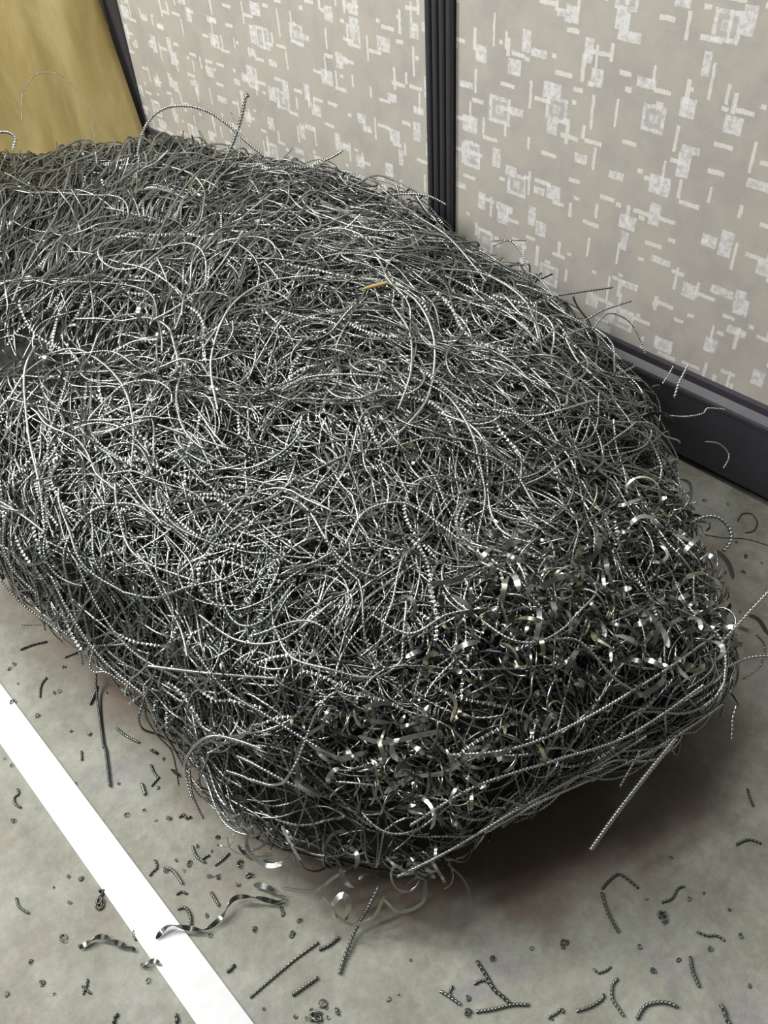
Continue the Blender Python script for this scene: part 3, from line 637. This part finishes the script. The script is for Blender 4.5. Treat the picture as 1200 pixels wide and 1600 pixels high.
for a in (
    [(245, 663), (300, 682), (360, 702)], [(0, 783), (35, 805), (70, 832)], [(275, 705), (300, 735), (325, 760)],
    [(290, 362), (240, 400), (215, 418), (180, 420), (157, 405), (156, 385), (180, 370), (240, 374)],
    [(600, 440), (650, 470), (678, 530), (672, 610), (640, 660), (598, 695)], [(615, 480), (640, 520), (642, 580), (622, 640)],
    [(645, 590), (700, 620), (738, 680), (757, 760)], [(55, 540), (38, 585), (45, 680), (62, 760), (70, 830)],
    [(60, 560), (110, 545), (150, 560), (190, 600), (208, 660), (205, 730)], [(340, 640), (330, 560), (360, 480), (420, 440), (500, 430)],
    [(300, 1010), (350, 1075), (420, 1120), (500, 1170)], [(310, 960), (370, 1000), (440, 1000), (520, 940)],
    [(640, 610), (600, 590), (540, 585), (480, 590), (440, 610)], [(540, 850), (570, 800), (620, 785), (660, 800), (720, 845)],
    [(480, 280), (430, 300), (370, 350), (330, 420)], [(380, 245), (320, 260), (270, 320), (240, 390)],
    [(590, 290), (640, 330), (700, 370), (760, 440)], [(690, 420), (760, 430), (820, 470), (842, 530)],
    [(880, 520), (900, 560), (925, 585)], [(930, 625), (880, 640), (830, 650), (770, 640)], [(820, 1010), (900, 1000), (960, 1060), (1010, 1090)],
    [(580, 960), (640, 990), (700, 960), (760, 950)], [(410, 1170), (330, 1150), (290, 1190), (300, 1250)], [(230, 1040), (330, 1052), (430, 1060)],
    [(120, 880), (160, 960), (210, 1020), (280, 1060)], [(80, 900), (110, 960), (160, 1030), (230, 1090)], [(760, 1300), (840, 1255), (940, 1210), (1040, 1160), (1130, 1100)],
    [(620, 1370), (700, 1330), (800, 1270), (900, 1215), (1010, 1150)], [(640, 1290), (740, 1230), (860, 1190), (980, 1150), (1100, 1070)],
    [(700, 1180), (800, 1170), (900, 1130), (1020, 1060), (1120, 990)], [(240, 500), (290, 470), (340, 420), (380, 360)], [(20, 470), (50, 400), (90, 330), (110, 260)],
): lay(a, lift=rng.uniform(0.006, 0.010), tone=rng.uniform(0.7, 1.0))
for a in (
    ([(222, 300), (215, 245), (226, 200), (250, 173), (283, 165), (322, 173), (356, 195), (386, 222), (415, 246)], (300, 245), 0.0026, 0.0055, 0.75),
    ([(345, 262), (362, 228), (373, 198), (380, 172), (384, 152), (388, 149), (384, 146)], (350, 262), 0.0030, 0.0062, 0.45),
    ([(360, 172), (368, 192), (375, 218), (372, 250)], (370, 262), 0.0012, 0.0045, 0.6),
    ([(34, 190), (36, 145), (58, 116), (90, 116), (120, 140), (143, 180), (150, 232)], (150, 245), 0.0009, 0.003, 0.45),
    ([(0, 206), (14, 207), (24, 216), (20, 236)], (30, 250), 0.0030, 0.006, 0.9),
    ([(505, 252), (522, 244), (536, 235)], (500, 268), 0.0022, 0.005, 0.6),
    ([(612, 305), (635, 303), (668, 306), (697, 320)], (625, 322), 0.0022, 0.0045, 0.7),
    ([(770, 385), (795, 376), (814, 395), (822, 420), (824, 450)], (760, 400), 0.0014, 0.004, 0.9),
    ([(765, 378), (785, 375), (822, 376)], (750, 395), 0.0011, 0.0045, 0.6),
    ([(870, 462), (915, 455), (958, 449)], (850, 470), 0.0016, 0.0045, 0.4),
    ([(915, 500), (940, 486), (962, 478), (987, 470)], (880, 490), 0.0016, 0.004, 0.6),
    ([(925, 515), (950, 490), (980, 500), (998, 525), (1008, 552)], (940, 540), 0.0012, 0.0035, 0.5),
    ([(1053, 622), (1060, 600), (1066, 588), (1075, 570)], (1020, 620), 0.0017, 0.005, 1.0),
    ([(1035, 600), (1045, 585), (1052, 572)], (1015, 600), 0.0013, 0.004, 0.7),
    ([(1032, 648), (1070, 651), (1098, 646), (1106, 638), (1133, 640)], (1015, 650), 0.0011, 0.003, 0.8),
    ([(1102, 690), (1124, 694), (1139, 712), (1130, 732)], (1050, 720), 0.0010, 0.003, 0.7),
    ([(1078, 818), (1100, 808), (1122, 809), (1140, 826), (1142, 846), (1130, 862)], (1080, 830), 0.0024, 0.0052, 0.6),
    ([(1205, 920), (1175, 952), (1140, 990), (1100, 1032), (1060, 1068)], (1120, 1000), 0.0019, 0.0045, 0.9),
    ([(1205, 1025), (1170, 1028), (1130, 1045), (1090, 1060)], (1130, 1030), 0.0015, 0.0045, 0.7),
    ([(1180, 990), (1195, 1010), (1188, 1040), (1160, 1062)], (1140, 1030), 0.0012, 0.0035, 0.4),
    ([(1150, 1103), (1145, 1122), (1144, 1140), (1143, 1156)], (1110, 1100), 0.0019, 0.0048, 0.6),
    ([(968, 1230), (985, 1200), (1000, 1172)], (990, 1160), 0.0015, 0.0035, 0.5),
    ([(210, 1080), (170, 1052), (146, 1050), (141, 1035), (150, 1000)], (190, 1050), 0.0014, 0.004, 0.9),
    ([(0, 905), (30, 940), (70, 970), (115, 1000), (130, 1040)], (90, 940), 0.0014, 0.0038, 0.6),
    ([(10, 800), (5, 850), (20, 890), (60, 930)], (40, 860), 0.0015, 0.0038, 0.7),
    ([(245, 1130), (228, 1090), (225, 1072), (236, 1060)], (250, 1110), 0.0014, 0.0038, 0.9),
    ([(318, 1280), (300, 1240), (296, 1200)], (310, 1240), 0.0015, 0.004, 0.8),
    ([(700, 1350), (725, 1375), (738, 1405)], (690, 1350), 0.0012, 0.003, 0.25),
): stray(*a)
def flat_part(p, r, pitch, tone, ridge=0.42): part('coiled_strand', helical_part(smooth_path(p), None, r, pitch, tone, per=5, sides=8, ridge=ridge), steel_plain)
# the thick straight coil that juts out from the front foot, and two tails that come down to the floor
s0 = depth_of(1040, 1140); flat_part([at_depth(1056, 1153, s0 - 0.005), at_depth(1010, 1210, s0 - 0.002), at_depth(965, 1268, s0 + 0.004), at_depth(922, 1328, s0 + 0.012)], 0.0029, 0.0040, 0.85, 0.24)
s0 = depth_of(590, 1385); flat_part([at_depth(592, 1385, s0), at_depth(578, 1412, s0), on_z(556, 1452, 0.012), on_z(540, 1492, 0.004), on_z(530, 1522, 0.003)], 0.0019, 0.0046, 0.45)
flat_part([on_z(150, 1050, 0.02), on_z(151, 1080, 0.008), on_z(156, 1120, 0.003), on_z(162, 1165, 0.003), on_z(165, 1172, 0.003), on_z(172, 1229, 0.003)], 0.0017, 0.0036, 0.3)

def surf_ribbon(pix, width, tone, lift=0.006, twist=0.0, phase=0.0, anchor=None, thick=0.0006, mat=None):
    if anchor: s = depth_of(*anchor); p = [at_depth(x, y, s - 0.01) for x, y in pix]
    else: p = [q for q in (on_heap(x, y, lift) for x, y in pix) if q is not None]
    b = Batch(); ribbon(b, keep_in(smooth_path(p, 0.004)), None, width, thick, tone, twist, phase)
    part('curled_ribbon', b.build('curled_ribbon', True), steel_shiny)
for a in (
    ([(505, 1133), (475, 1155), (463, 1185), (470, 1220), (500, 1248)], 0.0042, 0.45),
    ([(500, 315), (530, 328), (575, 348)], 0.006, 0.95), ([(600, 308), (625, 322), (618, 345), (600, 352)], 0.006, 0.9),
    ([(672, 912), (705, 908), (748, 888)], 0.006, 0.5), ([(815, 1015), (828, 1000), (850, 1005)], 0.008, 0.95), ([(968, 958), (1005, 955), (1035, 985), (1045, 1012)], 0.006, 0.8),
    ([(912, 898), (928, 912), (942, 922)], 0.008, 0.9), ([(1072, 902), (1100, 898), (1128, 925)], 0.007, 0.9), ([(600, 1240), (640, 1215), (700, 1205), (745, 1165)], 0.006, 0.6),
    ([(630, 970), (640, 985), (625, 1000)], 0.006, 0.85), ([(700, 1080), (712, 1100), (704, 1128)], 0.006, 0.7), ([(560, 1150), (600, 1160), (650, 1150), (690, 1142)], 0.006, 0.55),
    ([(870, 1055), (858, 1085), (855, 1110)], 0.006, 0.8), ([(480, 1160), (530, 1185), (570, 1175)], 0.006, 0.6), ([(585, 1190), (590, 1220), (600, 1250)], 0.007, 0.95),
    ([(780, 930), (800, 985), (850, 1000)], 0.005, 0.4), ([(930, 965), (945, 985), (935, 1010), (905, 1015)], 0.005, 0.5), ([(440, 1290), (455, 1320), (470, 1345)], 0.006, 0.8),
): surf_ribbon(*a)
for a in (
    ([(355, 1308), (362, 1328), (395, 1338), (432, 1330)], 0.005, 0.35, (400, 1310)), ([(525, 1440), (520, 1415), (535, 1398), (545, 1412), (540, 1438)], 0.007, 1.0, (540, 1380)),
    ([(505, 1400), (540, 1442), (580, 1436), (600, 1400)], 0.005, 0.7, (560, 1380)), ([(440, 1388), (490, 1392), (520, 1372), (540, 1360)], 0.005, 0.6, (500, 1365)),
    ([(600, 1405), (625, 1425), (660, 1410), (665, 1375)], 0.005, 0.5, (630, 1385)), ([(1062, 748), (1078, 756), (1078, 780), (1060, 800)], 0.004, 0.3, (1050, 770)),
    ([(1120, 860), (1138, 880), (1146, 905)], 0.006, 0.2, (1110, 880)), ([(1165, 960), (1185, 968), (1200, 992)], 0.005, 0.15, (1140, 980)), ([(395, 1290), (385, 1320), (410, 1350), (440, 1352)], 0.005, 0.6, (410, 1310)),
): surf_ribbon(a[0], a[1], a[2], anchor=a[3])

# splinter of pale wood resting on the top of the heap
import bmesh
p0, p1 = on_heap(566, 452, 0.009), on_heap(606, 441, 0.011)
pts = resample(np.array([p0, p0 * 0.7 + p1 * 0.3 + [0, 0, 0.0005], p0 * 0.35 + p1 * 0.65, p1]), 0.003)
t_, n_, c_ = frame(pts); m = len(pts); ring = []
for i in range(m):
    u_ = i / (m - 1); wv = 0.0028 * (0.35 + 0.65 * min(1, u_ * 3.5)) * (1 - 0.25 * max(0, u_ - 0.8) * 5); hv = 0.0013
    ring.append([pts[i] + c_[i] * wv + n_[i] * hv * 0.5, pts[i] + c_[i] * wv * 0.3 + n_[i] * hv, pts[i] - c_[i] * wv + n_[i] * hv * 0.3, pts[i] - c_[i] * wv * 0.8 - n_[i] * hv, pts[i] + c_[i] * wv * 0.9 - n_[i] * hv])
b = Batch(); b.sweep(np.array(ring), np.linspace(0, 1, m), 0.5)
me = b.build('wood_splinter')
bm = bmesh.new(); bm.from_mesh(me); bmesh.ops.holes_fill(bm, edges=[e for e in bm.edges if e.is_boundary]); bm.to_mesh(me); bm.free()
ws = link('wood_splinter', me, plain('pale_splinter_wood', (0.62, 0.42, 0.17), 0.6))
tag(ws, 'small pale tan wood splinter resting on top of the metal heap', 'splinter')

# ------------------------------------------------------------------ chips on the floor: every one an object of its own
chip_mat = make_steel('floor_chip_steel', False, 0.85, 0.3)
def centred(V):
    c = V.mean(0); c[2] = 0; return c
def chip(name, pix, r, pitch, tone, label, group=None, cat='metal shaving', z=None, ridge=0.42):
    z = r * 1.25 if z is None else z
    p = smooth_path([on_z(x, y, z) for x, y in pix], 0.003); c = centred(p)
    p, _ = resample(p, pitch / 4), None
    b = Batch(); tube(b, p - c, None, r, pitch, 7, tone, ridge)
    o = link(name, b.build(name), chip_mat); o.location = c; tag(o, label, cat, group)
def floor_ribbon(name, pix, width, tone, label, twist=60, phase=0.4, zs=None):
    if zs is None: zs = [0.004] * len(pix)
    p = smooth_path([on_z(x, y, z) for (x, y), z in zip(pix, zs)], 0.003); c = centred(p)
    b = Batch(); ribbon(b, p - c, None, width, 0.0006, tone, twist, phase)
    o = link(name, b.build(name, True), steel_strip); o.location = c; tag(o, label, 'metal ribbon')
G = 'coiled shavings scattered on the floor'
L_ = [  # pixels, radius, pitch, tone, label
 ([(31, 1015), (52, 1007), (73, 1002)], 0.0016, 0.0038, 0.2, 'short straight dark coil near the left frame edge beside the heap foot'),
 ([(100, 1027), (121, 1019)], 0.0014, 0.0036, 0.3, 'short dark coil just left of the hanging strand end at the heap foot'),
 ([(73, 1058), (64, 1071), (62, 1090)], 0.0014, 0.0035, 0.25, 'bent dark coil on pale concrete above the upper end of the white strip'),
 ([(127, 1173), (128, 1188)], 0.0014, 0.0036, 0.15, 'tiny upright dark coil left of the long strand lying on the floor'),
 ([(140, 1101), (147, 1086), (151, 1070)], 0.0019, 0.0050, 0.2, 'open springy coil beside the top of the long strand on the floor'),
 ([(181, 1137), (196, 1149), (217, 1160)], 0.0016, 0.0038, 0.6, 'bright coil right of the long floor strand pointing down to the right'),
 ([(235, 1171), (246, 1177)], 0.0019, 0.0050, 0.1, 'stubby black coil close under the left flank of the heap'),
 ([(235, 1194), (240, 1206), (247, 1215)], 0.0014, 0.0036, 0.35, 'kinked coil with a dark cross piece beside the left flank of the heap'),
 ([(236, 1229), (249, 1213)], 0.0013, 0.0040, 0.1, 'dark cross piece touching the lower end of the kinked coil'),
 ([(221, 1223), (227, 1242)], 0.0019, 0.0045, 0.7, 'short bright thick coil standing out on pale concrete left of the heap'),
 ([(279, 1277), (286, 1273), (292, 1278), (299, 1275)], 0.0017, 0.0045, 0.15, 'wavy black coil touching the lower left bulge of the heap'),
 ([(300, 1321), (307, 1338), (321, 1348)], 0.0015, 0.0036, 0.6, 'bright hooked coil below the lower left bulge of the heap'),
 ([(335, 1352), (346, 1344), (358, 1332)], 0.0015, 0.0036, 0.55, 'coil slanting up to the right beside the bright hooked coil'),
 ([(313, 1345), (322, 1338), (328, 1336)], 0.0014, 0.004, 0.2, 'dark coil end crossing the foot of the bright hooked coil'),
 ([(256, 1354), (271, 1361), (285, 1381)], 0.0017, 0.0036, 0.75, 'brightest bent coil between the white strip and the heap'),
 ([(242, 1343), (245, 1355), (237, 1363), (234, 1369)], 0.0014, 0.0044, 0.2, 'dark crooked coil close to the right edge of the white strip'),
 ([(275, 1398), (284, 1393), (292, 1397)], 0.0014, 0.004, 0.15, 'small dark arched coil right of the strip under the brightest bent coil'),
 ([(329, 1393), (342, 1415)], 0.0016, 0.0034, 0.55, 'straight coil left of the long twisted ribbon pointing down to the right'),
 ([(277, 1420), (289, 1418), (297, 1430), (298, 1445)], 0.0017, 0.0036, 0.45, 'arched coil touching the right edge of the white strip above the ribbon'),
 ([(208, 1452), (210, 1462), (213, 1469)], 0.0015, 0.004, 0.4, 'small coil touching the left edge of the white strip'),
 ([(27, 1232), (29, 1240), (22, 1246), (24, 1256), (33, 1262)], 0.0014, 0.004, 0.25, 'zigzag coil on the floor at the far left below the strip'),
 ([(25, 1402), (30, 1417), (45, 1427)], 0.0013, 0.0034, 0.45, 'thin pale bent coil at far left on brownish concrete'),
 ([(154, 1394), (157, 1391), (162, 1392), (158, 1400), (157, 1410)], 0.0017, 0.0044, 0.1, 'black hook shaped coil left of the white strip above a round crumb'),
 ([(354, 1519), (361, 1514), (367, 1506)], 0.0017, 0.0050, 0.05, 'dark thick flake right of the white strip near its lower end'),
 ([(456, 1555), (476, 1541), (497, 1526)], 0.0020, 0.0040, 0.55, 'straight coil with bright turns lying below the long thin coil'),
 ([(390, 1559), (412, 1540), (440, 1516), (466, 1495), (498, 1472)], 0.0015, 0.0046, 0.35, 'longest thin straight coil reaching from the white strip toward the heap shadow'),
 ([(498, 1484), (515, 1476), (530, 1464)], 0.0018, 0.0044, 0.15, 'dark coil in the brown shadow beside the hanging strand tail'),
 ([(179, 1600), (178, 1592), (185, 1583)], 0.0017, 0.005, 0.1, 'black hooked coil at the bottom frame edge left of the strip'),
 ([(137, 1529), (135, 1540), (129, 1554)], 0.0013, 0.0044, 0.2, 'upright dark coil above a short crossing piece lower left of the strip'),
 ([(128, 1540), (142, 1553)], 0.0012, 0.004, 0.2, 'short crossing piece under the upright dark coil lower left of the strip'),
 ([(275, 1600), (277, 1592), (274, 1584)], 0.0018, 0.005, 0.15, 'dark coil at the bottom frame edge touching the strip on its left'),
 ([(687, 1548), (700, 1556), (720, 1570)], 0.0016, 0.0044, 0.4, 'coil running down to the right in the lower middle beside a crumb'),
 ([(708, 1540), (702, 1552), (708, 1560)], 0.0014, 0.0044, 0.3, 'small coil hooked over the coil in the lower middle'),
 ([(744, 1500), (752, 1512), (763, 1530), (772, 1546), (784, 1556), (800, 1571)], 0.0019, 0.0055, 0.1, 'dark crooked coil at the tip of the heap shadow in the lower middle'),
 ([(743, 1581), (770, 1577), (800, 1570), (827, 1570)], 0.0017, 0.0040, 0.35, 'nearly level coil crossing the foot of the dark crooked coil'),
 ([(740, 1538), (758, 1532), (775, 1550)], 0.0014, 0.0045, 0.1, 'dark coil crossing the middle of the dark crooked coil'),
 ([(966, 1528), (957, 1540), (957, 1560), (966, 1575), (974, 1588)], 0.0016, 0.0040, 0.4, 'S shaped coil standing upright lower right with bright turns'),
 ([(995, 1593), (1008, 1572), (1030, 1566), (1046, 1568), (1060, 1574)], 0.0018, 0.0042, 0.35, 'arched coil near the bottom frame edge right of the S shaped coil'),
 ([(1079, 1494), (1082, 1515), (1093, 1543)], 0.0018, 0.0040, 0.3, 'single curved coil on clear concrete far lower right'),
 ([(940, 1394), (950, 1425), (967, 1457)], 0.0018, 0.0040, 0.3, 'slanting coil below the corner of the bent dark coil'),
 ([(940, 1390), (952, 1376), (967, 1366), (982, 1375), (998, 1388)], 0.0014, 0.005, 0.05, 'bent dark coil like an arrowhead at the shadow edge'),
 ([(1034, 1410), (1050, 1404), (1060, 1388), (1070, 1385)], 0.0013, 0.0045, 0.1, 'crooked dark wire right of the arrowhead coil'),
 ([(900, 1580), (920, 1574), (940, 1562), (944, 1552)], 0.0015, 0.0045, 0.3, 'coil rising to the right next to the S shaped coil'),
 ([(927, 1512), (935, 1520), (948, 1516), (955, 1510)], 0.0012, 0.004, 0.2, 'thin curl above the coil that rises to the right'),
 ([(1125, 1568), (1132, 1580), (1135, 1592), (1142, 1602)], 0.0019, 0.0055, 0.15, 'dark coil at the bottom frame edge in the lower right corner'),
 ([(1168, 1232), (1172, 1246), (1178, 1260)], 0.0013, 0.004, 0.1, 'thin dark coil right of the heap shadow near the right frame edge'),
 ([(1150, 1320), (1170, 1312), (1190, 1318)], 0.0014, 0.0045, 0.1, 'dark arched coil near the right frame edge below the heap'),
 ([(1088, 1455), (1105, 1462), (1120, 1462), (1133, 1470)], 0.0013, 0.0045, 0.2, 'faint wavy coil near the right side on stained concrete'),
 ([(855, 1590), (868, 1584), (878, 1576), (880, 1584)], 0.0014, 0.0045, 0.3, 'tangled short coil at the bottom frame edge right of the middle'),
 ([(525, 1574), (528, 1586)], 0.0018, 0.0045, 0.4, 'stubby coil beside the knot of chips at bottom left of the shadow'),
 ([(1152, 815), (1160, 803), (1174, 803), (1183, 815), (1178, 829), (1164, 832)], 0.0011, 0.0035, 0.1, 'thin open ring of metal on the floor beside the black baseboard'),
 ([(1100, 835), (1130, 840), (1165, 842), (1200, 852)], 0.0008, 0.003, 0.1, 'hair thin dark coil on the floor running past the thin ring'),
]
for pix, r, pitch, tone, label in L_: chip('coil_shaving', pix, r, pitch, tone, label, G)
floor_ribbon('twisted_ribbon', [(244, 1467), (256, 1452), (268, 1446), (288, 1449), (305, 1452), (322, 1452), (346, 1433), (366, 1404), (398, 1402), (429, 1409), (444, 1405)], 0.0056, 0.1, 'long twisted metal ribbon crossing over the white strip toward the heap', 14, 0.5, [0.006, 0.010, 0.012, 0.010, 0.007, 0.006, 0.008, 0.012, 0.012, 0.006, 0.005])
floor_ribbon('twisted_ribbon', [(396, 1383), (410, 1384), (424, 1390), (446, 1402)], 0.0070, 0.95, 'short ribbon with a bright white glint above the end of the long ribbon', 10, 0.2, [0.006] * 4)
floor_ribbon('twisted_ribbon', [(124, 1482), (140, 1471), (160, 1463), (183, 1473), (212, 1484)], 0.0058, 0.2, 'dark twisted ribbon on the floor left of the white strip', 22, 0.3, [0.004, 0.006, 0.008, 0.006, 0.004])
floor_ribbon('twisted_ribbon', [(218, 1506), (228, 1508), (240, 1501), (253, 1508)], 0.0055, 0.8, 'small bright curved ribbon touching the left edge of the white strip', 25, 1.0, [0.004, 0.005, 0.006, 0.004])
floor_ribbon('twisted_ribbon', [(267, 1202), (273, 1206), (280, 1212)], 0.0050, 0.05, 'dark leaf shaped flake of metal beside the left flank of the heap', 0, 0.3)
floor_ribbon('twisted_ribbon', [(372, 1320), (382, 1334), (402, 1338), (420, 1333)], 0.0035, 0.4, 'curved dark ribbon on the floor under the lower left bulge of the heap', 8, 1.2, [0.006] * 4)

# crumbs: six little knots of wire, copied with obj.copy()
def crumb_mesh(k):
    g = np.random.default_rng(50 + k); b = Batch()
    for _ in range(1 + k % 3):
        R = g.uniform(0.0018, 0.0032); N = 14; sw = g.uniform(3, 7); t = np.linspace(0, sw, N) + g.uniform(0, 6)
        p = np.stack([R * np.cos(t) * g.uniform(0.7, 1.2), R * np.sin(t), 0.0012 + 0.0022 * (0.5 + 0.5 * np.sin(t * 0.7 + g.uniform(0, 6)))], -1) + np.append(g.normal(0, 0.0012, 2), 0)
        tube(b, p, None, g.uniform(0.0006, 0.0010), 0.003, 5, g.uniform(0.05, 0.5))
    return b.build('metal_crumb')
crumb_src = [crumb_mesh(k) for k in range(6)]
for m_ in crumb_src: m_.materials.append(chip_mat)
SPOTS = [(8, 1186), (106, 1371), (127, 1372), (85, 1387), (109, 1410), (156, 1412), (100, 1465), (50, 1504), (65, 1537), (85, 1552), (11, 1554), (126, 1478), (18, 1196), (22, 1281), (21, 1099), (27, 1069), (100, 1043), (85, 1083), (93, 1081), (57, 1119), (112, 1142), (141, 1149), (119, 1224), (15, 1045), (23, 1038), (186, 1226), (246, 1231), (226, 1265), (243, 1282), (264, 1279), (198, 1273), (310, 1322), (340, 1310), (339, 1320), (275, 1345), (296, 1350), (287, 1361), (325, 1368), (342, 1370), (332, 1371), (375, 1350), (390, 1368), (256, 1186), (258, 1363), (330, 1330), (168, 1083), (371, 1382), (323, 1431), (329, 1461), (400, 1453), (458, 1460), (440, 1421), (441, 1428), (468, 1439), (231, 1533), (412, 1575), (440, 1420), (460, 1590), (486, 1578), (494, 1590), (505, 1570), (508, 1575), (500, 1583), (488, 1595), (512, 1590), (456, 1460), (479, 1591), (733, 1586), (730, 1560), (623, 1553), (607, 1562), (882, 1473), (830, 1482), (880, 1478), (770, 1500), (640, 1500), (860, 1592), (1036, 1434), (1077, 1406), (1107, 1482), (1140, 1421), (1100, 1397), (1157, 1462), (1060, 1500), (1000, 1480), (1020, 1520), (1170, 1540), (1050, 1340), (1010, 1405), (1161, 894), (1100, 782), (1138, 788), (1150, 848), (1155, 955), (1190, 880), (1165, 870)]
MARKS = [((40, 1009), 'the coil at the left edge'), ((110, 1023), 'the short coil by the heap foot'), ((66, 1072), 'the bent coil above the strip'), ((127, 1180), 'the tiny upright coil'),
 ((160, 1140), 'the long strand on the floor'), ((200, 1149), 'the bright pointing coil'), ((240, 1174), 'the stubby black coil'), ((241, 1206), 'the kinked coil'), ((224, 1232), 'the short thick coil'),
 ((273, 1206), 'the leaf shaped flake'), ((289, 1276), 'the wavy black coil'), ((308, 1336), 'the bright hooked coil'), ((346, 1343), 'the coil slanting up right'), ((271, 1362), 'the brightest bent coil'),
 ((240, 1356), 'the crooked coil by the strip'), ((284, 1395), 'the small arched coil'), ((336, 1404), 'the straight coil by the ribbon'), ((293, 1430), 'the coil touching the strip'), ((26, 1248), 'the zigzag coil at far left'),
 ((32, 1414), 'the thin pale coil at far left'), ((158, 1398), 'the black hook shaped coil'), ((170, 1470), 'the dark twisted ribbon'), ((236, 1504), 'the small curved ribbon'), ((360, 1513), 'the thick dark flake'), ((476, 1541), 'the bright straight coil'),
 ((440, 1516), 'the longest thin coil'), ((135, 1541), 'the crossed coils at lower left'), ((180, 1592), 'the black hook at the bottom'), ((410, 1386), 'the short glinting ribbon'), ((346, 1430), 'the long twisted ribbon'), ((515, 1475), 'the coil in the shadow'),
 ((702, 1555), 'the hooked coils'), ((763, 1530), 'the crooked coil in the middle'), ((790, 1574), 'the nearly level coil'), ((960, 1555), 'the S shaped coil'), ((1030, 1568), 'the arched coil at the bottom'), ((1084, 1518), 'the single curved coil'),
 ((953, 1425), 'the slanting coil'), ((967, 1375), 'the arrowhead coil'), ((1052, 1398), 'the crooked wire'), ((1133, 1585), 'the coil at lower right'), ((1170, 1316), 'the arched coil at right'), ((1110, 1462), 'the faint wavy coil'), ((1164, 815), 'the thin open ring'),
 ((868, 1584), 'the tangled short coil'), ((527, 1580), 'the stubby coil'), ((540, 1500), 'the hanging tail')]
DIRS = ['right of', 'below and right of', 'below', 'below and left of', 'left of', 'above and left of', 'above', 'above and right of']
used_labels = set()
def crumb_label(x, y, kind):
    near = sorted(MARKS, key=lambda mk: math.hypot(mk[0][0] - x, mk[0][1] - y))
    for mk in near[:6]:
        dx, dy = x - mk[0][0], y - mk[0][1]; dist = math.hypot(dx, dy); where = DIRS[int(round(math.atan2(dy, dx) / (PI / 4))) % 8]
        how = 'close ' if dist < 22 else ('somewhat ' if dist < 60 else 'far ')
        s = kind + ' ' + how + where + ' ' + mk[1]
        if s not in used_labels and len(s.split()) <= 16: used_labels.add(s); return s
    return kind + ' on the concrete floor'
KINDS = ['ring shaped metal crumb', 'knotted metal crumb', 'curly metal crumb', 'hooked metal crumb', 'twin looped metal crumb', 'wiry metal crumb']
SIZES = {(156, 1412): 1.45, (1036, 1434): 1.4, (375, 1350): 1.3, (494, 1590): 1.4, (505, 1570): 1.2, (733, 1586): 1.2, (21, 1099): 1.2, (100, 1465): 1.2, (141, 1149): 1.1}
for j, (x, y) in enumerate(SPOTS):
    o = bpy.data.objects.new('metal_crumb', crumb_src[j % 6]); C.objects.link(o)
    s = SIZES.get((x, y), 0.5 + 0.45 * ((j * 37) % 11) / 11); o.scale = (s, s, s)
    o.location = on_z(x, y, 0.0); o.rotation_euler = (0, 0, j * 2.4)
    size = 'large ' if s > 1.15 else ('tiny ' if s < 0.75 else 'small ')
    tag(o, crumb_label(x, y, size + KINDS[j % 6]), 'metal crumb', 'metal crumbs scattered on the floor')
